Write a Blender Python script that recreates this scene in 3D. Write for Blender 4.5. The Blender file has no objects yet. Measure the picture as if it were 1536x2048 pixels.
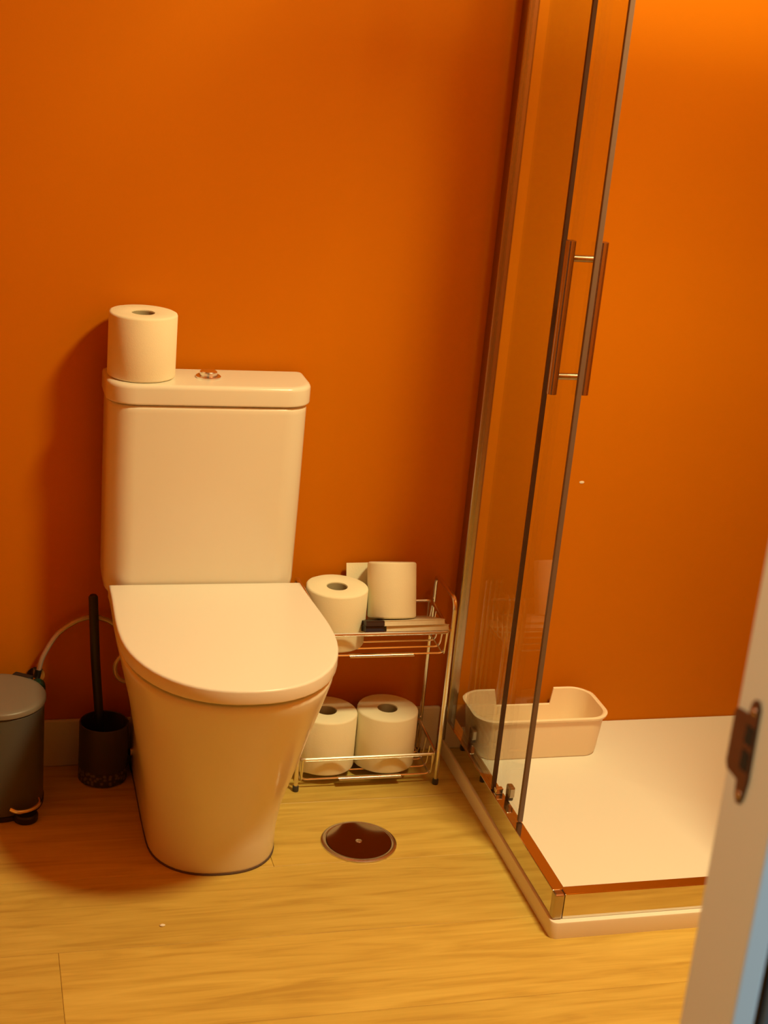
import bpy, bmesh, math, random
from mathutils import Vector, Matrix
random.seed(7)
S = bpy.context.scene
COL = S.collection

# ------------------------------------------------------------------ camera
cd = bpy.data.cameras.new('camera')
cam = bpy.data.objects.new('camera', cd); COL.objects.link(cam)
YAW, PITCH, ROLL = 0.287807, 0.33345, 0.0957768
cam.matrix_world = (Matrix.Translation((-0.409745, -2.67779, 1.491191))
                    @ Matrix.Rotation(-YAW, 4, 'Z') @ Matrix.Rotation(math.pi/2 - PITCH, 4, 'X')
                    @ Matrix.Rotation(ROLL, 4, 'Z'))
cd.sensor_fit = 'VERTICAL'; cd.sensor_height = 36.0
cd.lens = 3026.88 / 2048 * 36.0
cd.clip_start = 0.02
cd.dof.use_dof = True; cd.dof.focus_distance = 2.75; cd.dof.aperture_fstop = 7.5
S.camera = cam

# ------------------------------------------------------------------ world and light
w = bpy.data.worlds.new('world'); S.world = w; w.use_nodes = True
w.node_tree.nodes['Background'].inputs[0].default_value = (1.0, 0.62, 0.32, 1)
w.node_tree.nodes['Background'].inputs[1].default_value = 0.004

def area(name, loc, target, size, power, color, shape='DISK'):
    l = bpy.data.lights.new(name, 'AREA'); l.shape = shape; l.size = size; l.energy = power; l.color = color
    o = bpy.data.objects.new(name, l); COL.objects.link(o); o.location = loc
    o.rotation_euler = (Vector(target) - Vector(loc)).to_track_quat('-Z', 'Y').to_euler()
    return o
WARM = (1.0, 0.875, 0.42)
area('ceiling_lamp_light', (0.84, -1.08, 2.36), (0.84, -1.08, 0), 0.30, 45, WARM)
area('jamb_warm_fill', (-0.92, -1.97, 1.65), (0.12, -1.85, 0.95), 0.12, 8.3, (1.0, 0.74, 0.36))  # added warm fill, out of view, only to brighten the jamb reveal
area('jamb_cool_fill', (1.3, -3.1, 1.7), (0.13, -1.9, 0.9), 0.5, 32, (0.62, 0.85, 1.0))  # added cool fill imitating hallway daylight on the jamb's front edge; no window there

S.view_settings.view_transform = 'Standard'
S.view_settings.look = 'None'
S.view_settings.gamma = 1.0
S.view_settings.use_curve_mapping = False
S.view_settings.exposure = 0.0

# ------------------------------------------------------------------ materials
def mat(name, col, rough=0.5, metal=0.0, spec=0.5, noise=0.0, nscale=20, bump=0.0, bscale=80, coat=0.0):
    m = bpy.data.materials.new(name); m.use_nodes = True
    nt = m.node_tree; b = nt.nodes['Principled BSDF']
    b.inputs['Base Color'].default_value = (*col, 1)
    b.inputs['Roughness'].default_value = rough
    b.inputs['Metallic'].default_value = metal
    b.inputs['Specular IOR Level'].default_value = spec
    b.inputs['Coat Weight'].default_value = coat
    b.inputs['Coat Roughness'].default_value = 0.05
    tc = nt.nodes.new('ShaderNodeTexCoord')
    if noise:
        n = nt.nodes.new('ShaderNodeTexNoise'); n.inputs['Scale'].default_value = nscale; n.inputs['Detail'].default_value = 4
        nt.links.new(tc.outputs['Object'], n.inputs['Vector'])
        mx = nt.nodes.new('ShaderNodeMix'); mx.data_type = 'RGBA'
        mx.inputs[6].default_value = (*[c*(1-noise) for c in col], 1)
        mx.inputs[7].default_value = (*[min(1, c*(1+noise)) for c in col], 1)
        nt.links.new(n.outputs['Fac'], mx.inputs[0]); nt.links.new(mx.outputs[2], b.inputs['Base Color'])
    if bump:
        n = nt.nodes.new('ShaderNodeTexNoise'); n.inputs['Scale'].default_value = bscale
        nt.links.new(tc.outputs['Object'], n.inputs['Vector'])
        bp = nt.nodes.new('ShaderNodeBump'); bp.inputs['Strength'].default_value = bump; bp.inputs['Distance'].default_value = 0.002
        nt.links.new(n.outputs['Fac'], bp.inputs['Height']); nt.links.new(bp.outputs['Normal'], b.inputs['Normal'])
    return m

M = {}
M['wall'] = mat('orange_paint', (0.575, 0.168, 0.0005), 0.6, spec=0.10, noise=0.03, nscale=6, bump=0.05, bscale=250)
M['ceiling'] = mat('ceiling_paint', (0.62, 0.60, 0.56), 0.9, spec=0.1)
M['ceramic'] = mat('white_ceramic', (0.80, 0.76, 0.64), 0.18, spec=0.5)
M['lid_plastic'] = mat('white_lid_plastic', (0.83, 0.80, 0.73), 0.28, spec=0.4)
M['paper'] = mat('toilet_paper', (0.88, 0.82, 0.62), 0.95, spec=0.05, bump=0.12, bscale=500)
M['card'] = mat('cardboard', (0.42, 0.36, 0.22), 0.9, spec=0.1)
M['chrome'] = mat('chrome', (0.84, 0.81, 0.78), 0.22, metal=1)
M['satin'] = mat('satin_chrome', (0.70, 0.68, 0.66), 0.22, metal=1)
M['rail'] = mat('polished_rail', (0.72, 0.68, 0.62), 0.05, metal=1)
M['mirror'] = mat('drain_plate', (0.40, 0.32, 0.26), 0.06, metal=1)
M['black'] = mat('black_plastic', (0.012, 0.012, 0.012), 0.45)
M['dark'] = mat('dark_holder_plastic', (0.045, 0.038, 0.034), 0.5, noise=0.1, nscale=40)
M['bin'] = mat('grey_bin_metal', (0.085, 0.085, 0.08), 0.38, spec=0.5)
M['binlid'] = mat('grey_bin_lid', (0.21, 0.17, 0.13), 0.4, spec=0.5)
M['green'] = mat('green_valve', (0.01, 0.07, 0.045), 0.4)
M['hose'] = mat('braided_hose', (0.55, 0.48, 0.42), 0.35, metal=0.6, bump=0.3, bscale=600)
M['white_trim'] = mat('white_trim', (0.72, 0.68, 0.60), 0.45)
M['tray'] = mat('shower_tray_resin', (0.84, 0.80, 0.72), 0.5, spec=0.35)
M['tub'] = mat('cream_plastic', (0.95, 0.78, 0.56), 0.4, spec=0.35)
M['jamb'] = mat('cream_door_paint', (0.62, 0.60, 0.56), 0.4)
M['strike'] = mat('brown_metal', (0.16, 0.085, 0.055), 0.38, metal=0.7, noise=0.2, nscale=60)
M['hole'] = mat('plate_hole', (0.01, 0.008, 0.006), 0.8)
M['hall'] = mat('hall_wall_paint', (0.10, 0.095, 0.09), 0.7)
M['navy'] = mat('navy_cover', (0.012, 0.015, 0.035), 0.4)
M['brownbook'] = mat('dark_brown_cover', (0.03, 0.014, 0.012), 0.45)
M['pages'] = mat('pale_booklet', (0.70, 0.62, 0.46), 0.7, noise=0.05, nscale=200)
M['seal'] = mat('grey_door_seal', (0.155, 0.10, 0.07), 0.35, spec=0.4)
M['seal_dark'] = mat('dark_panel_edge', (0.085, 0.045, 0.03), 0.35, spec=0.3)
M['alu'] = mat('grey_aluminium', (0.46, 0.39, 0.32), 0.26, metal=1)
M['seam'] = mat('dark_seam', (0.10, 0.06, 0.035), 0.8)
M['crumb'] = mat('crumb', (0.85, 0.8, 0.7), 0.8)
M['subfloor'] = mat('subfloor', (0.16, 0.08, 0.03), 0.9)

def glass_material():
    m = bpy.data.materials.new('shower_glass'); m.use_nodes = True
    nt = m.node_tree; nt.nodes.clear()
    o = nt.nodes.new('ShaderNodeOutputMaterial')
    t = nt.nodes.new('ShaderNodeBsdfTransparent'); t.inputs[0].default_value = (0.965, 0.975, 0.955, 1)
    g = nt.nodes.new('ShaderNodeBsdfGlossy'); g.inputs['Roughness'].default_value = 0.02
    geo = nt.nodes.new('ShaderNodeNewGeometry')
    dot = nt.nodes.new('ShaderNodeVectorMath'); dot.operation = 'DOT_PRODUCT'
    nt.links.new(geo.outputs['Incoming'], dot.inputs[0]); nt.links.new(geo.outputs['Normal'], dot.inputs[1])
    def mth(op, a, b):
        n = nt.nodes.new('ShaderNodeMath'); n.operation = op
        for i, v in enumerate((a, b)):
            if isinstance(v, (int, float)): n.inputs[i].default_value = v
            else: nt.links.new(v, n.inputs[i])
        return n.outputs[0]
    c = mth('ABSOLUTE', dot.outputs['Value'], 0)
    schlick = mth('ADD', mth('MULTIPLY', mth('POWER', mth('SUBTRACT', 1.0, c), 5.0), 0.96), 0.04)
    mx = nt.nodes.new('ShaderNodeMixShader')
    nt.links.new(schlick, mx.inputs[0]); nt.links.new(t.outputs[0], mx.inputs[1]); nt.links.new(g.outputs[0], mx.inputs[2])
    nt.links.new(mx.outputs[0], o.inputs[0])
    return m
M['glass'] = glass_material()

def wood_material():
    m = bpy.data.materials.new('oak_plank'); m.use_nodes = True
    nt = m.node_tree; b = nt.nodes['Principled BSDF']; L = nt.links.new
    tc = nt.nodes.new('ShaderNodeTexCoord'); oi = nt.nodes.new('ShaderNodeObjectInfo')
    add = nt.nodes.new('ShaderNodeVectorMath'); add.operation = 'ADD'
    sc = nt.nodes.new('ShaderNodeVectorMath'); sc.operation = 'SCALE'; sc.inputs[0].default_value = (7.3, 3.1, 0); 
    L(oi.outputs['Random'], sc.inputs['Scale'])
    L(tc.outputs['Object'], add.inputs[0]); L(sc.outputs[0], add.inputs[1])
    mp = nt.nodes.new('ShaderNodeMapping'); mp.inputs['Scale'].default_value = (1.6, 17, 1)
    L(add.outputs[0], mp.inputs[0])
    n1 = nt.nodes.new('ShaderNodeTexNoise'); n1.inputs['Scale'].default_value = 2.2; n1.inputs['Detail'].default_value = 6; n1.inputs['Distortion'].default_value = 1.1
    L(mp.outputs[0], n1.inputs['Vector'])
    mp2 = nt.nodes.new('ShaderNodeMapping'); mp2.inputs['Scale'].default_value = (4, 90, 1); L(add.outputs[0], mp2.inputs[0])
    n2 = nt.nodes.new('ShaderNodeTexNoise'); n2.inputs['Scale'].default_value = 2.5; n2.inputs['Detail'].default_value = 3
    L(mp2.outputs[0], n2.inputs['Vector'])
    mix = nt.nodes.new('ShaderNodeMath'); mix.operation = 'MULTIPLY_ADD'; mix.inputs[1].default_value = 0.25
    L(n2.outputs['Fac'], mix.inputs[0]); L(n1.outputs['Fac'], mix.inputs[2])
    r = nt.nodes.new('ShaderNodeValToRGB')
    e = r.color_ramp.elements
    e[0].position = 0.42; e[0].color = (0.475, 0.297, 0.057, 1)
    e[1].position = 0.86; e[1].color = (0.665, 0.470, 0.110, 1)
    k = r.color_ramp.elements.new(0.62); k.color = (0.585, 0.394, 0.082, 1)
    L(mix.outputs[0], r.inputs[0])
    hs = nt.nodes.new('ShaderNodeHueSaturation')
    mr = nt.nodes.new('ShaderNodeMapRange'); mr.inputs['To Min'].default_value = 0.94; mr.inputs['To Max'].default_value = 1.06
    L(oi.outputs['Random'], mr.inputs['Value']); L(mr.outputs[0], hs.inputs['Value']); L(r.outputs[0], hs.inputs['Color'])
    L(hs.outputs[0], b.inputs['Base Color'])
    b.inputs['Roughness'].default_value = 0.42; b.inputs['Specular IOR Level'].default_value = 0.4
    bp = nt.nodes.new('ShaderNodeBump'); bp.inputs['Strength'].default_value = 0.12; bp.inputs['Distance'].default_value = 0.001
    L(n2.outputs['Fac'], bp.inputs['Height']); L(bp.outputs[0], b.inputs['Normal'])
    return m
M['wood'] = wood_material()

def speckle_material():
    m = mat('holder_lattice', (0.05, 0.045, 0.04), 0.5)
    nt = m.node_tree; b = nt.nodes['Principled BSDF']
    tc = nt.nodes.new('ShaderNodeTexCoord')
    v = nt.nodes.new('ShaderNodeTexVoronoi'); v.inputs['Scale'].default_value = 130
    r = nt.nodes.new('ShaderNodeValToRGB'); r.color_ramp.elements[0].position = 0.25; r.color_ramp.elements[1].position = 0.55
    r.color_ramp.elements[0].color = (0.17, 0.14, 0.11, 1); r.color_ramp.elements[1].color = (0.04, 0.034, 0.03, 1)
    nt.links.new(tc.outputs['Object'], v.inputs['Vector']); nt.links.new(v.outputs['Distance'], r.inputs[0]); nt.links.new(r.outputs[0], b.inputs['Base Color'])
    return m
M['lattice'] = speckle_material()

# ------------------------------------------------------------------ helpers
def link(name, bm, m, parent=None, smooth=True, angle=35, bevel=0, bseg=2):
    me = bpy.data.meshes.new(name)
    bmesh.ops.recalc_face_normals(bm, faces=bm.faces)
    bm.to_mesh(me); bm.free()
    me.materials.append(M[m] if isinstance(m, str) else m)
    o = bpy.data.objects.new(name, me); COL.objects.link(o)
    if parent: o.parent = parent
    if smooth:
        for p in me.polygons: p.use_smooth = True
        me.set_sharp_from_angle(angle=math.radians(angle))
    if bevel:
        b = o.modifiers.new('bevel', 'BEVEL'); b.width = bevel; b.segments = bseg; b.limit_method = 'ANGLE'; b.angle_limit = math.radians(40)
        b.harden_normals = False
    return o
def thing(name, label, cat, loc=(0, 0, 0), group=None, rot=(0, 0, 0)):
    o = bpy.data.objects.new(name, None); COL.objects.link(o); o.location = loc; o.rotation_euler = rot
    o.empty_display_size = 0.05
    o['label'] = label; o['category'] = cat
    if group: o['group'] = group
    return o
def tag(o, label, cat, group=None):
    o['label'] = label; o['category'] = cat
    if group: o['group'] = group
    return o
def struct(o):
    o['kind'] = 'structure'; return o
def box(x0, x1, y0, y1, z0, z1, bm=None):
    bm = bm or bmesh.new()
    vs = [bm.verts.new((x, y, z)) for z in (z0, z1) for y in (y0, y1) for x in (x0, x1)]
    for f in ((0, 2, 3, 1), (4, 5, 7, 6), (0, 1, 5, 4), (2, 6, 7, 3), (0, 4, 6, 2), (1, 3, 7, 5)):
        bm.faces.new([vs[i] for i in f])
    return bm
def loft(rings, cap0=True, cap1=True, closed=False):
    bm = bmesh.new(); R = [[bm.verts.new(p) for p in r] for r in rings]; n = len(R[0])
    pairs = list(zip(R, R[1:])) + ([(R[-1], R[0])] if closed else [])
    for a, b in pairs:
        for i in range(n):
            j = (i+1) % n
            bm.faces.new((a[i], a[j], b[j], b[i]))
    if not closed:
        if cap0: bm.faces.new(R[0][::-1])
        if cap1: bm.faces.new(R[-1])
    return bm
def lathe(prof, n=48, c=(0, 0, 0), cap0=True, cap1=True):
    return loft([[(c[0]+r*math.cos(2*math.pi*i/n), c[1]+r*math.sin(2*math.pi*i/n), c[2]+z) for i in range(n)] for r, z in prof], cap0, cap1)
def tube(pts, r, seg=8, closed=False):
    pts = [Vector(p) for p in pts]; n = len(pts); rings = []
    tans = []
    for i in range(n):
        if closed: t = pts[(i+1) % n] - pts[i-1]
        else: t = pts[min(i+1, n-1)] - pts[max(i-1, 0)]
        tans.append(t.normalized())
    u = tans[0].orthogonal().normalized()
    for i in range(n):
        t = tans[i]; u = (u - t*u.dot(t)).normalized(); v = t.cross(u)
        rr = r[i] if isinstance(r, (list, tuple)) else r
        rings.append([pts[i] + rr*(math.cos(2*math.pi*k/seg)*u + math.sin(2*math.pi*k/seg)*v) for k in range(seg)])
    return loft(rings, closed=closed)
def fillet(pts, r, closed=False, seg=5):
    P = [Vector(p) for p in pts]; n = len(P); out = []
    for i in range(n):
        if not closed and i in (0, n-1): out.append(P[i]); continue
        a, b, c = P[i-1], P[i], P[(i+1) % n]
        d1 = (a-b); d2 = (c-b); rr = min(r, d1.length*0.45, d2.length*0.45)
        p0 = b + d1.normalized()*rr; p2 = b + d2.normalized()*rr
        for k in range(seg+1):
            t = k/seg; out.append(p0*(1-t)**2 + b*2*t*(1-t) + p2*t*t)
    return out
def catmull(pts, seg=8):
    P = [Vector(p) for p in pts]; P = [P[0]*2-P[1]] + P + [P[-1]*2-P[-2]]; out = []
    for i in range(1, len(P)-2):
        for k in range(seg):
            t = k/seg; a, b, c, d = P[i-1:i+3]
            out.append(0.5*((2*b)+(c-a)*t+(2*a-5*b+4*c-d)*t*t+(3*b-a-3*c+d)*t**3))
    out.append(P[-2]); return out
def d_outline(cx, hw, hb, yb, yc, yf, z, ex=2.3, n=28, m=8):
    """D-shaped plan: straight back at yb (half width hb), sides to yc (half width hw), rounded front to yf."""
    pts = []
    for i in range(m):
        t = i/m; s = t*t*(3-2*t)
        pts.append((cx + hb + (hw-hb)*s, yb + (yc-yb)*t, z))
    for i in range(n+1):
        a = math.pi*i/n; c = math.cos(a); s = math.sin(a)
        pts.append((cx + hw*math.copysign(abs(c)**(2/ex), c), yc + (yf-yc)*abs(s)**(2/ex), z))
    for i in range(m-1, -1, -1):
        t = i/m; s = t*t*(3-2*t)
        pts.append((cx - hb - (hw-hb)*s, yb + (yc-yb)*t, z))
    # the bowl stands slightly askew to the wall
    return [(x - 0.028*y - 0.002, y, z) for x, y, z in pts]
def rrect(x0, x1, y0, y1, z, rf, rb=0.008, seg=6):
    """rounded rectangle, front corners (y0, toward the room) of radius rf, back ones rb"""
    pts = []
    for cx, cy, r, a0 in ((x1-rb, y1-rb, rb, 0), (x0+rb, y1-rb, rb, 90), (x0+rf, y0+rf, rf, 180), (x1-rf, y0+rf, rf, 270)):
        for k in range(seg+1):
            a = math.radians(a0 + 90*k/seg); pts.append((cx+r*math.cos(a), cy+r*math.sin(a), z))
    return pts

# ------------------------------------------------------------------ room shell
XL, XR, YF, H = -0.95, 1.285, -1.815, 2.40
struct(link('floor', box(XL-0.1, XR+0.1, -3.4, 0.1, -0.06, -0.0075), 'subfloor', smooth=False))
FL = bpy.data.objects['floor']
wall_back = struct(link('wall_back', box(XL-0.1, XR+0.1, 0, 0.1, -0.06, H+0.06), 'wall', smooth=False))
struct(link('wall_left', box(XL-0.1, XL, YF, 0, -0.0075, H), 'wall', smooth=False))
struct(link('wall_right', box(XR, XR+0.1, YF, 0, -0.0075, H), 'wall', smooth=False))
struct(link('ceiling', box(XL-0.1, XR+0.1, -1.885, 0.0, H, H+0.06), 'ceiling', smooth=False))
bm = box(XL-0.1, -0.74, -1.872, YF, -0.0075, H)
box(0.138, XR+0.1, -1.872, YF, -0.0075, H, bm); box(-0.74, 0.138, -1.872, YF, 2.09, H, bm)
struct(link('wall_front', bm, 'wall', smooth=False))
# hallway side of the front wall, grey paint
bm = box(XL-0.1, -0.76, -1.879, -1.872, 0.0, H); box(0.150, XR+0.1, -1.879, -1.872, 0.0, H, bm)
struct(link('wall_hallway', bm, 'hall', smooth=False))
# skirting board
struct(link('baseboard_back', box(XL, 0.543, -0.010, 0.0, 0.0, 0.099), 'white_trim', bevel=0.003, smooth=False))
# paint fleck on the wall behind the shower
link('paint_fleck', lathe([(0.0001, 0), (0.006, 0.0), (0.005, 0.0012), (0.001, 0.0016)], 10), 'crumb', wall_back)
f = bpy.data.objects['paint_fleck']; f.rotation_euler = (math.pi/2, 0, 0); f.location = (0.79, 0.0005, 0.587); f.scale = (1, 0.5, 1)

# plank floor: each plank a part of the floor
rows_y = [0.014, -0.193, -0.404, -0.609, -0.816, -1.022, -1.229, -1.436, -1.643, -1.85, -2.057, -2.264]
ends = [0.62, 0.123, -0.55, -0.264, 0.95, -0.10, 0.50, 0.0, -0.4, 0.2, -0.2]
for r in range(len(rows_y)-1):
    ya, yb = rows_y[r], rows_y[r+1]
    ya = min(ya, 0.0)
    x = ends[r]
    while x > XL: x -= 1.22
    while x < XR:
        x0, x1 = max(x, XL), min(x+1.22, XR)
        if x1 - x0 > 0.01:
            g = 0.00025
            cx, cy = (x0+x1)/2, (ya+yb)/2
            o = link('wooden_plank', box(x0-cx+g, x1-cx-g, yb-cy+g, ya-cy-g, -0.0075, 0.0), 'wood', FL, smooth=False, bevel=0.0006, bseg=1)
            o.location = (cx, cy, 0)
        x += 1.22

# ------------------------------------------------------------------ door frame at the right edge of the view
door = struct(bpy.data.objects.new('door_1', None)); COL.objects.link(door); door.location = (0.12, -1.85, 0)
def dpart(name, bm, m, **k):
    o = link(name, bm, m, door, **k); o.matrix_parent_inverse = Matrix.Translation(-door.location); return o
dpart('door_jamb', box(0.12, 0.138, -1.884, -1.815, 0, 2.09), 'jamb', smooth=False, bevel=0.0015)
dpart('door_jamb', box(-0.74, -0.722, -1.884, -1.815, 0, 2.09), 'jamb', smooth=False, bevel=0.0015)
dpart('door_head', box(-0.722, 0.12, -1.884, -1.815, 2.072, 2.09), 'jamb', smooth=False, bevel=0.0015)
dpart('architrave', box(0.1445, 0.21, -1.886, -1.879, 0, 2.15), 'hall', smooth=False, bevel=0.001)
dpart('architrave', box(-0.82, -0.745, -1.886, -1.879, 0, 2.15), 'hall', smooth=False, bevel=0.001)
# strike plate on the reveal: rounded face plate with a wider lip towards the room
def plate_outline(t):
    pts = []
    for k in range(9):                                   # rounded top
        a = math.pi*k/8; pts.append((-1.8415+0.0065*math.cos(a), 1.043+0.0065*math.sin(a)))
    pts += [(-1.848, 1.036), (-1.833, 1.036), (-1.820, 1.034), (-1.817, 1.030), (-1.817, 0.990), (-1.820, 0.986), (-1.833, 0.984)]
    return pts
bm = bmesh.new()
prof = [(-1.848, 0.990), (-1.8465, 1.046), (-1.8435, 1.0505), (-1.8395, 1.0505), (-1.836, 1.046), (-1.835, 1.037), (-1.8185, 1.034), (-1.8165, 1.030),
        (-1.8165, 0.991), (-1.8195, 0.986), (-1.834, 0.985), (-1.8355, 0.974), (-1.839, 0.969), (-1.8425, 0.970), (-1.8455, 0.976)]
a = [bm.verts.new((0.1195, y, z)) for y, z in prof]; b = [bm.verts.new((0.1172, y, z)) for y, z in prof]
bm.faces.new(a); bm.faces.new(b[::-1])
for i in range(len(prof)):
    j = (i+1) % len(prof); bm.faces.new((a[i], a[j], b[j], b[i]))
sp = dpart('strike_plate', bm, 'strike', smooth=False, bevel=0.0006); sp['label'] = 'brown metal strike plate'
for z0, z1, y0, y1 in ((1.016, 1.030, -1.846, -1.836), (0.996, 1.011, -1.846, -1.836)):
    o = link('strike_hole', box(0.1166, 0.1174, y0, y1, z0, z1), 'hole', sp, smooth=False, bevel=0.0003)
for z in (1.042, 0.977):
    o = link('plate_screw', lathe([(0.0001, 0.0006), (0.0025, 0.0004), (0.003, 0)], 10), 'satin', sp)
    o.rotation_euler = (0, -math.pi/2, 0); o.location = (0.1171, -1.8415, z)

# ------------------------------------------------------------------ ceiling lamp (above the view; the light object sits in it)
lamp = thing('ceiling_lamp', 'round flush ceiling lamp above the bathroom', 'lamp', (0.84, -1.08, H))
link('lamp_rim', lathe([(0.135, -0.03), (0.155, -0.03), (0.16, -0.02), (0.16, 0.0), (0.135, 0.0)], 40, cap0=False, cap1=False), 'satin', lamp)

# ------------------------------------------------------------------ toilet
TX = 0.016
toilet = thing('toilet', 'white close-coupled toilet with closed lid against the orange wall', 'toilet', (TX, 0, 0))
prof = [(0.000, 0.113, 0.105, -0.418, -0.30), (0.006, 0.1145, 0.107, -0.4205, -0.30), (0.05, 0.1155, 0.108, -0.423, -0.30), (0.10, 0.1205, 0.109, -0.437, -0.30),
        (0.15, 0.129, 0.110, -0.459, -0.31), (0.20, 0.1385, 0.111, -0.484, -0.32), (0.25, 0.148, 0.113, -0.508, -0.32), (0.30, 0.1575, 0.118, -0.530, -0.33),
        (0.34, 0.167, 0.135, -0.549, -0.33), (0.37, 0.174, 0.152, -0.562, -0.33), (0.39, 0.1785, 0.165, -0.570, -0.33), (0.3985, 0.1790, 0.168, -0.571, -0.33), (0.4015, 0.1778, 0.167, -0.569, -0.33), (0.4022, 0.175, 0.165, -0.566, -0.33)]
rings = [d_outline(0, hw, hb, -0.016, yc, yf, z) for z, hw, hb, yf, yc in prof]
# hollow rim: step in to the bowl opening
link('bowl', loft(rings), 'ceramic', toilet, angle=50)
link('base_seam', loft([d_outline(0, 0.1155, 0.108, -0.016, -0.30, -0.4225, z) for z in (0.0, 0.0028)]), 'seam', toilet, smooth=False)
# seat ring under the lid
so = d_outline(0, 0.152, 0.150, -0.17, -0.34, -0.543, 0.4025); 
si = d_outline(0, 0.115, 0.10, -0.21, -0.34, -0.50, 0.4025)
up = lambda r, z: [(x, y, z) for x, y, _ in r]
bm = loft([so, up(so, 0.4105), up(si, 0.4105), si], closed=True)
link('seat', bm, 'lid_plastic', toilet, angle=40)
# lid, slightly domed with rounded edge
def lid_ring(z, s): return d_outline(0, 0.1835-s, 0.1760-s, -0.139-s*0.5, -0.335, -0.579+s, z, 2.25)
link('seat_lid', loft([lid_ring(0.4105, 0.0030), lid_ring(0.4107, 0.0015), lid_ring(0.4118, 0.0003), lid_ring(0.4128, 0), lid_ring(0.4315, 0), lid_ring(0.4330, 0.0003), lid_ring(0.4346, 0.0015), lid_ring(0.4352, 0.0030), lid_ring(0.4354, 0.006)]), 'lid_plastic', toilet, angle=60)
for sx in (-1, 1):
    o = link('hinge', lathe([(0.011, 0), (0.011, 0.022), (0.0095, 0.024)], 20), 'satin', toilet); o.location = (sx*0.085, -0.150, 0.404)
# cistern
def cis(z, ix, iy): return rrect(-0.183+ix, 0.175-ix, -0.137+iy, -0.018, z, 0.048)
link('cistern', loft([cis(0.4025, 0.012, 0.008), cis(0.412, 0.006, 0.004), cis(0.43, 0.004, 0.002), cis(0.60, 0.002, 0.0005), cis(0.755, 0.001, 0), cis(0.762, 0.001, 0), cis(0.7665, 0.0022, 0.0012), cis(0.7682, 0.006, 0.005)]), 'ceramic', toilet, angle=55)
def cl(z, i): return rrect(-0.186+i, 0.179-i, -0.140+i, -0.016-i*0.5, z, 0.050-i*0.3)
lid = link('cistern_lid', loft([cl(0.7705, 0.003), cl(0.7712, 0.001), cl(0.7725, 0), cl(0.7745, 0), cl(0.7985, 0), cl(0.8015, 0.0004), cl(0.8042, 0.002), cl(0.8058, 0.0048), cl(0.8062, 0.008), cl(0.8063, 0.012)]), 'ceramic', toilet, angle=60)
fb = link('flush_button', lathe([(0.0225, 0), (0.0225, 0.003), (0.0205, 0.0045), (0.0175, 0.0045), (0.0170, 0.0030), (0.0158, 0.0030), (0.0156, 0.0105), (0.0140, 0.0122), (0.0001, 0.0128)], 40), 'chrome', lid)
fb.location = (-0.004, -0.075, 0.8062); fb['label'] = 'chrome flush button'
if True:
    o = link('fixing_cap', lathe([(0.009, 0), (0.009, 0.004), (0.006, 0.008), (0.0001, 0.009)], 18), 'satin', toilet)
    o.rotation_euler = (0, -math.pi/2, 0); o.location = (-0.1085, -0.045, 0.045)

# ------------------------------------------------------------------ toilet rolls
def make_roll(name, label, x, y, z, r=0.061, h=0.108, group='toilet rolls', rot=(0, 0, 0), seam=2.2):
    t = thing(name, label, 'toilet roll', (x, y, z), group, rot)
    rc = 0.0205; n = 64
    rings = []
    for rad, zz in ((rc, 0.001), (r-0.004, 0.0), (r-0.001, 0.0015), (r, 0.004), (r, h-0.004), (r-0.001, h-0.0015), (r-0.004, h), (rc+0.006, h-0.0008), (rc, h-0.0015)):
        ring = []
        for i in range(n):
            a = 2*math.pi*i/n
            k = rad
            if rad > 0.04:
                k = rad + 0.0006*math.sin(3*a+seam) + (0.0012 if (a-seam) % (2*math.pi) < 0.6 else 0)
            ring.append((k*math.cos(a), k*math.sin(a), zz))
        rings.append(ring)
    link('paper', loft(rings, closed=True), 'paper', t, angle=45)
    link('cardboard_core', loft([[(q*math.cos(2*math.pi*i/32), q*math.sin(2*math.pi*i/32), zz) for i in range(32)] for q, zz in ((0.0205, 0.002), (0.0205, h-0.003), (0.0192, h-0.003), (0.0192, 0.002))], closed=True), 'card', t)
    return t
make_roll('toilet_roll', 'white toilet roll standing on the left end of the cistern lid', -0.107, -0.070, 0.8066, 0.0595, 0.1135)
SG = 'toilet rolls'
make_roll('toilet_roll', 'toilet roll standing upright on the upper shelf beside the toilet lid', 0.281, -0.078, 0.2866, 0.0595, 0.116, SG)
make_roll('toilet_roll', 'left toilet roll on the lower shelf, half hidden by the toilet', 0.2815, -0.078, 0.0225, 0.0610, 0.116, SG, seam=3.4)
make_roll('toilet_roll', 'right toilet roll on the lower shelf, nearest the shower glass', 0.4055, -0.080, 0.0225, 0.0612, 0.117, SG, seam=3.0)

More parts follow.
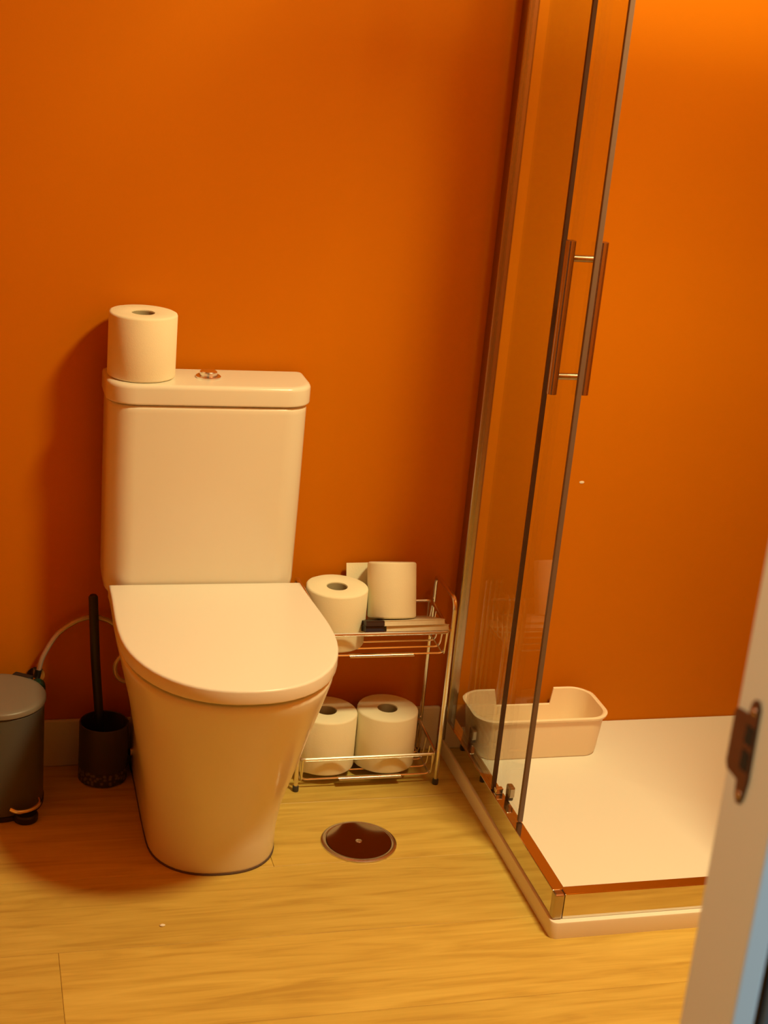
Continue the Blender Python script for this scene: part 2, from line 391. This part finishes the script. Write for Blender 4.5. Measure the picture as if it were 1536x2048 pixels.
# ------------------------------------------------------------------ wire shelf
shelf = thing('wire_shelf', 'two-tier chrome wire shelf between the toilet and the shower', 'shelf', (0.36, -0.08, 0))
def spart(name, bm, m, par, **k):
    o = link(name, bm, m, par, **k)
    if par == shelf: o.matrix_parent_inverse = Matrix.Translation(-shelf.location)
    return o
X0, X1, Y0, Y1 = 0.214, 0.499, -0.148, -0.016
for x in (X0, X1):
    p = fillet([(x, Y0, 0.0), (x, Y0, 0.398), (x, Y1, 0.398), (x, Y1, 0.0)], 0.022)
    spart('side_frame', tube(p, 0.0042, 10), 'chrome', shelf)
    for y in (Y0, Y1):
        spart('foot', lathe([(0.0058, 0.0), (0.0062, 0.002), (0.0062, 0.010), (0.005, 0.012)], 14, (x, y, 0)), 'dark', shelf)
for rim, fl in ((0.331, 0.2850), (0.067, 0.0210)):
    a, b, c, d = X0+0.005, X1-0.005, Y0+0.0005, Y1-0.004
    bk = spart('basket', tube(fillet([(a, c, rim), (b, c, rim), (b, d, rim+0.012), (a, d, rim+0.012)], 0.012, True), 0.0034, 8, True), 'chrome', shelf)
    for y in (-0.142, -0.112, -0.083, -0.054, -0.026):
        p = fillet([(a+0.001, y, rim+0.004), (a+0.006, y, fl), (b-0.006, y, fl), (b-0.001, y, rim+0.004)], 0.012)
        spart('wire', tube(p, 0.0018, 8), 'chrome', bk)
    for x in (0.225, 0.488):
        p = fillet([(x, c, rim), (x, c+0.003, fl-0.0028), (x, d-0.003, fl-0.0028), (x, d, rim+0.012)], 0.010)
        spart('wire', tube(p, 0.0018, 8), 'chrome', bk)
    spart('front_plate', box(0.300, 0.428, -0.1475, -0.132, fl-0.0034, fl-0.0016), 'satin', bk, smooth=False, bevel=0.0004)

# booklets and dark notebooks on the upper shelf: propped on the front rim, so they slope down to the wall
SL = math.radians(-20.5)
def on_slope(x, y, lift):
    """a point on the sloping underside (rests on the rim at the front and on the wires at the back), raised by lift"""
    y0, z0 = -0.1475, 0.3352
    return (x, y0 + (y - y0) + lift*math.sin(-SL)*0, z0 + (y - y0)*math.tan(SL) + lift/math.cos(SL))
def booklet(label, cx, wd, lift, th, rz, cover):
    t = thing('booklet', label, 'booklet', on_slope(cx, -0.1475, lift), 'booklets on the upper shelf', (SL, 0, rz))
    link('page_block', box(-wd/2+0.001, wd/2-0.001, 0.001, 0.122, 0.0008, th-0.0008), 'pages', t, smooth=False)
    for z in (0, th-0.0008):
        link('cover', box(-wd/2, wd/2, 0, 0.124, z, z+0.0008), cover, t, smooth=False)
booklet('lower of the two pale booklets under the leaning toilet roll', 0.4295, 0.126, 0.0, 0.0110, 0.0, 'pages')
booklet('upper of the two pale booklets under the leaning toilet roll', 0.4225, 0.122, 0.0113, 0.0100, 0.02, 'pages')
for lab, m, lift, th in (('navy notebook beside the pale booklets, lower of two', 'navy', 0.0, 0.0112), ('dark brown notebook on the navy one beside the pale booklets', 'brownbook', 0.0114, 0.0095)):
    t = thing('notebook', lab, 'notebook', on_slope(0.3445, -0.1475, lift), 'dark notebooks on the upper shelf', (SL, 0, 0))
    link('page_block', box(-0.018, 0.018, 0.001, 0.049, 0.001, th-0.001), m, t, smooth=False)
    for z in (0, th-0.001):
        link('cover', box(-0.019, 0.019, 0, 0.05, z, z+0.001), m, t, smooth=False)
# the roll leaning back on the booklets, end sheet hanging loose behind it
lean = make_roll('toilet_roll', 'narrow toilet roll leaning back on the pale booklets, its end sheet loose', 0.3905, -0.093, 0.3398, 0.0475, 0.108, SG, rot=(math.radians(-20.5), 0, math.radians(-2)), seam=1.9)
pts = catmull([(-0.004, 0.0476, 0), (-0.03, 0.046, 0), (-0.058, 0.045, 0), (-0.080, 0.0445, 0)], 5)
link('loose_sheet', loft([[(p.x, p.y, 0.062), (p.x, p.y+0.0005, 0.062), (p.x, p.y+0.0005, 0.1065-abs(p.x)*0.02), (p.x, p.y, 0.1065-abs(p.x)*0.02)] for p in pts]), 'paper', lean, smooth=False)

# ------------------------------------------------------------------ pedal bin
BX, BY = -0.3485, -0.124
pbin = thing('pedal_bin', 'grey round pedal bin with its lid closed, at the left edge', 'bin', (BX, BY, 0))
R0 = 0.0845
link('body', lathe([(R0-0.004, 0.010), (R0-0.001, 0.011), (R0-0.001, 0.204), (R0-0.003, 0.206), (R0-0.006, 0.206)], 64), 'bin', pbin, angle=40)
link('base_ring', lathe([(R0-0.002, 0.0), (R0+0.0005, 0.001), (R0+0.0005, 0.010), (R0-0.003, 0.0105)], 64), 'black', pbin)
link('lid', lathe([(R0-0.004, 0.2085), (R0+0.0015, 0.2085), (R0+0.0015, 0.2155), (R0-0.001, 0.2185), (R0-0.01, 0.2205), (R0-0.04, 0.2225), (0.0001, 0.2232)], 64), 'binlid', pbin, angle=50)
link('lid_seam', lathe([(R0-0.005, 0.2055), (R0-0.0025, 0.2055), (R0-0.0025, 0.2087), (R0-0.005, 0.2087)], 64), 'black', pbin)
hg = link('hinge', box(-0.019, 0.019, 0.0, 0.016, -0.028, 0.006), 'black', pbin, smooth=False, bevel=0.003)
ha = math.radians(-33); hg.location = (R0*math.cos(math.radians(57))-0.004, R0*math.sin(math.radians(57))-0.004, 0.214); hg.rotation_euler = (0, 0, ha)
pa = math.radians(-57); d = Vector((math.cos(pa), math.sin(pa), 0)); pv = Vector((-d.y, d.x, 0))
ped = link('pedal', tube(catmull([tuple(d*(R0+r_) + pv*s_ + Vector((0, 0, z_))) for s_, r_, z_ in ((-0.030, 0.002, 0.030), (-0.022, 0.014, 0.0275), (0, 0.020, 0.0265), (0.022, 0.014, 0.0275), (0.030, 0.002, 0.030))], 5), 0.0042, 10), 'chrome', pbin)
ped['label'] = 'chrome foot pedal'
link('pedal_foot', loft([[tuple(d*(R0+0.006) + Vector((q*0.022*math.cos(t), q*0.022*math.sin(t), z))) for t in [2*math.pi*k/24 for k in range(24)]] for q, z in ((0.95, 0.0), (1.0, 0.002), (1.0, 0.012), (0.9, 0.015))]), 'black', pbin)

# ------------------------------------------------------------------ toilet brush
tb = thing('toilet_brush', 'black toilet brush in a dark round holder left of the toilet', 'brush', (-0.1495, -0.0575, 0))
rb = 0.0465
link('holder', lathe([(rb-0.0005, 0.030), (rb, 0.034), (rb, 0.119), (rb-0.0015, 0.1205), (rb-0.003, 0.119), (rb-0.003, 0.032)], 48, cap0=False, cap1=True), 'dark', tb)
link('holder_base', lathe([(rb-0.003, 0.0), (rb, 0.002), (rb, 0.0295), (rb-0.003, 0.0315)], 48), 'lattice', tb)
link('handle', tube([(0.000, 0.005, 0.036), (-0.0085, 0.004, 0.12), (-0.020, 0.002, 0.25), (-0.0275, 0.0, 0.378), (-0.0277, 0.0, 0.382)], [0.008, 0.0085, 0.0088, 0.0088, 0.006], 16), 'black', tb, angle=50)

# ------------------------------------------------------------------ water valve and hose
val = thing('water_valve', 'small dark green stop valve on the wall behind the bin', 'valve', (-0.276, 0, 0.196))
link('valve_body', tube([(0, -0.0005, 0), (0, -0.036, 0)], 0.008, 14), 'satin', val)
link('valve_rosette', tube([(0, -0.0005, 0), (0, -0.005, 0)], 0.017, 20), 'satin', val)
link('valve_knob', tube([(0.004, -0.034, -0.004), (0.004, -0.038, -0.004), (0.004, -0.052, -0.004), (0.004, -0.056, -0.004)], [0.011, 0.0125, 0.0125, 0.010], 12), 'green', val, smooth=False)
link('valve_outlet', tube([(0, -0.026, 0), (0.004, -0.026, 0.022)], 0.0065, 12), 'black', val)
hose = link('water_hose', tube(catmull([(-0.272, -0.026, 0.216), (-0.263, -0.024, 0.246), (-0.238, -0.022, 0.288), (-0.205, -0.021, 0.313), (-0.175, -0.021, 0.321), (-0.145, -0.022, 0.314), (-0.118, -0.025, 0.292), (-0.110, -0.028, 0.268)], 8), 0.0048, 10), 'hose')
tag(hose, 'thin pale flexible hose arching from the valve to the toilet', 'hose')
lp = link('hose_coupling', tube(catmull([(-0.100, -0.06, 0.262), (-0.118, -0.062, 0.262), (-0.1305, -0.063, 0.248), (-0.1335, -0.063, 0.232), (-0.128, -0.062, 0.215), (-0.116, -0.06, 0.205), (-0.098, -0.058, 0.204)], 6), 0.0042, 10), 'hose', toilet)
lp.matrix_parent_inverse = Matrix.Translation(-toilet.location); lp['label'] = 'small pale pipe bend on the left side'

# ------------------------------------------------------------------ floor drain
dr = thing('floor_drain', 'round chrome drain cover set in the wooden floor', 'drain', (0.2935, -0.3435, 0))
link('rim', lathe([(0.0705, 0.0), (0.0700, 0.0025), (0.066, 0.0045), (0.0615, 0.0042), (0.0600, 0.0022), (0.0600, 0.0005)], 72, cap0=False, cap1=False), 'satin', dr, angle=50)
cp = link('cover_plate', lathe([(0.0600, -0.003)] + [(0.0600*k/10 + 0.00005, -0.0010*(1-(k/10)**2) + 0.0006) for k in range(10, -1, -1)], 72), 'mirror', dr, angle=60)
cp.location = (0, 0, 0.0035); cp.rotation_euler = (math.radians(1.2), 0, 0)     # slightly dished, sits a little tilted in its ring
link('screw', lathe([(0.0062, 0.0022), (0.0060, 0.0036), (0.0045, 0.0044), (0.0001, 0.0046)], 20), 'satin', dr)

# ------------------------------------------------------------------ shower tray
TX0, TY0 = 0.545, -0.678
tray = thing('shower_tray', 'low white shower tray in the corner behind the glass', 'shower tray', (TX0, TY0, 0))
def tr(z, i): return [(p[0]-TX0, p[1]-TY0, p[2]) for p in rrect(TX0+i, XR-0.001, TY0+i, -0.001, z, 0.012, 0.003)]
link('tray_body', loft([tr(0, 0.001), tr(0.0285, 0), tr(0.0315, 0.0008), tr(0.0325, 0.003)]), 'tray', tray, angle=50)
def tf(z, i): return [(p[0]-TX0, p[1]-TY0, p[2]) for p in rrect(0.578+i, XR-0.002, -0.645+i, -0.002, z, 0.03, 0.003)]
link('standing_surface', loft([tf(0.0320, 0), tf(0.0455, 0.001), tf(0.0468, 0.004)]), 'tray', tray, angle=50)

# ------------------------------------------------------------------ shower enclosure
enc = thing('shower_enclosure', 'chrome framed corner shower enclosure with sliding glass', 'shower enclosure', (0.55, -0.66, 0))
HT = 1.92
def ep(name, bm, m, par=None, **k):
    o = link(name, bm, m, par or enc, **k)
    if not par: o.matrix_parent_inverse = Matrix.Translation(-enc.location)
    return o
ep('wall_profile', box(0.547, 0.569, -0.036, -0.0005, 0.033, HT), 'alu', smooth=False, bevel=0.004, bseg=3)
ep('wall_profile', box(XR-0.036, XR-0.0005, -0.664, -0.640, 0.033, HT), 'satin', smooth=False, bevel=0.004, bseg=3)
for z0, z1 in ((0.0328, 0.081), (HT, HT+0.045)):
    ep('side_rail', box(0.549, 0.5715, -0.6515, -0.001, z0, z1), 'rail', smooth=False, bevel=0.0012)
    ep('front_rail', box(0.5665, XR-0.001, -0.668, -0.6445, z0, z1+0.0002), 'rail', smooth=False, bevel=0.0012)
    c = ep('corner_block', box(0.5482, 0.5662, -0.6688, -0.6517, z0-0.0002, z1+0.0006), 'alu', smooth=False, bevel=0.0035, bseg=3)
# fixed side panel
fp = ep('fixed_panel', box(0.5535, 0.5585, -0.3125, -0.036, 0.0815, HT-0.0005), 'glass', smooth=False)
ep('edge_seal', box(0.5520, 0.5600, -0.3195, -0.3125, 0.0820, HT-0.001), 'seal_dark', fp, smooth=False, bevel=0.001)
# sliding side door, pushed open so that it overlaps the fixed panel
sd = ep('sliding_door', box(0.5640, 0.5690, -0.4315, -0.095, 0.0830, HT-0.002), 'glass', smooth=False)
ep('edge_seal', box(0.5622, 0.5712, -0.4395, -0.4315, 0.0830, HT-0.002), 'seal', sd, smooth=False, bevel=0.0012)
HY = -0.382
for x in (0.5415, 0.5985):
    ep('handle_bar', tube([(x, HY, 0.872), (x, HY, 0.8725), (x, HY, 1.1295), (x, HY, 1.130)], [0.006, 0.0085, 0.0085, 0.006], 20), 'alu', sd, angle=50)
for z in (0.903, 1.101):
    ep('handle_post', tube([(0.5425, HY, z), (0.5975, HY, z)], 0.0058, 14), 'alu', sd, angle=50)
for y in (-0.352, -0.125):
    rb_ = ep('roller_bracket', box(0.5698, 0.582, y-0.010, y+0.010, 0.086, 0.108), 'alu', sd, smooth=False, bevel=0.003)
    ep('roller', tube([(0.5705, y, 0.0845), (0.580, y, 0.0845)], 0.008, 16), 'black', sd, angle=50)
ep('end_stop', box(0.5535, 0.5690, -0.337, -0.3245, 0.0812, 0.0925), 'chrome', smooth=False, bevel=0.002)
# front glass, pushed to the far end
ff = ep('fixed_panel', box(0.95, XR-0.036, -0.6615, -0.6570, 0.0815, HT-0.0005), 'glass', smooth=False)
fd = ep('sliding_door', box(0.93, XR-0.075, -0.6545, -0.6525, 0.0830, HT-0.002), 'glass', smooth=False)
ep('edge_seal', box(0.9215, 0.9305, -0.6550, -0.6522, 0.0830, HT-0.002), 'seal', fd, smooth=False, bevel=0.0012)

# ------------------------------------------------------------------ plastic tub in the shower
UX, UY, UZ = 0.7165, -0.088, 0.0470
tub = thing('plastic_tub', 'cream plastic tub with a notched back, in the shower by the wall', 'tub', (UX, UY, UZ))
def tr2(hw, hd, r, z, seg=8):
    pts = []
    for cx, cy, a0 in ((hw-r, hd-r, 0), (-hw+r, hd-r, 90), (-hw+r, -hd+r, 180), (hw-r, -hd+r, 270)):
        for k in range(seg+1):
            a = math.radians(a0+90*k/seg); pts.append((cx+r*math.cos(a), cy+r*math.sin(a), z))
    # extra points along the back edge so that the notch can be cut
    out = pts[:seg+1] + [(x, hd, z) for x in (0.066, 0.060, -0.058, -0.064)] + pts[seg+1:]
    return out
TH = 0.088
def walls(off):
    return [(0.126-off, 0.059-off, 0.030, 0.0), (0.1295-off, 0.0625-off, 0.034, 0.006), (0.1385-off, 0.070-off, 0.042, TH)]
outer = [tr2(hw, hd, r, z) for hw, hd, r, z in walls(0)]
inner = [tr2(hw, hd, max(r-0.003, 0.01), max(z, 0.0035)) for hw, hd, r, z in walls(0.003)]
NL = 0.053     # level of the notch floor
def notch(ring, ref):
    r = list(ring); n0 = 9
    for k in (n0+1, n0+2):
        x, y, z = r[k]; lo = ref[1][k]
        t = (NL-lo[2])/(TH-lo[2]); r[k] = (lo[0]+(x-lo[0])*t, lo[1]+(ring[k][1]-lo[1])*t, NL)
    return r
outer[-1] = notch(outer[-1], outer); inner[-1] = notch(inner[-1], inner)
lip0 = [(x*1.035, y*1.06 if y < 0.05 else y*1.02, z-0.001) for x, y, z in outer[-1]]
lip1 = [(x*1.04, y*1.07 if y < 0.05 else y*1.02, z+0.003) for x, y, z in outer[-1]]
lip2 = [(x*1.005, y*1.005, z+0.005) for x, y, z in outer[-1]]
in_top = [(x, y, z+0.003) for x, y, z in inner[-1]]
link('body', loft([outer[0], outer[1], outer[2], lip0, lip1, lip2, in_top, inner[1], inner[0]]), 'tub', tub, angle=45)

# ------------------------------------------------------------------ crumb on the floor
o = link('paper_crumb', lathe([(0.0001, 0), (0.0032, 0.0002), (0.004, 0.0016), (0.0025, 0.0028), (0.0001, 0.003)], 9), 'crumb', smooth=False)
o.location = (-0.093, -0.557, 0); o.scale = (1.2, 0.8, 1)
tag(o, 'tiny white paper crumb on the floor in front of the toilet', 'crumb')
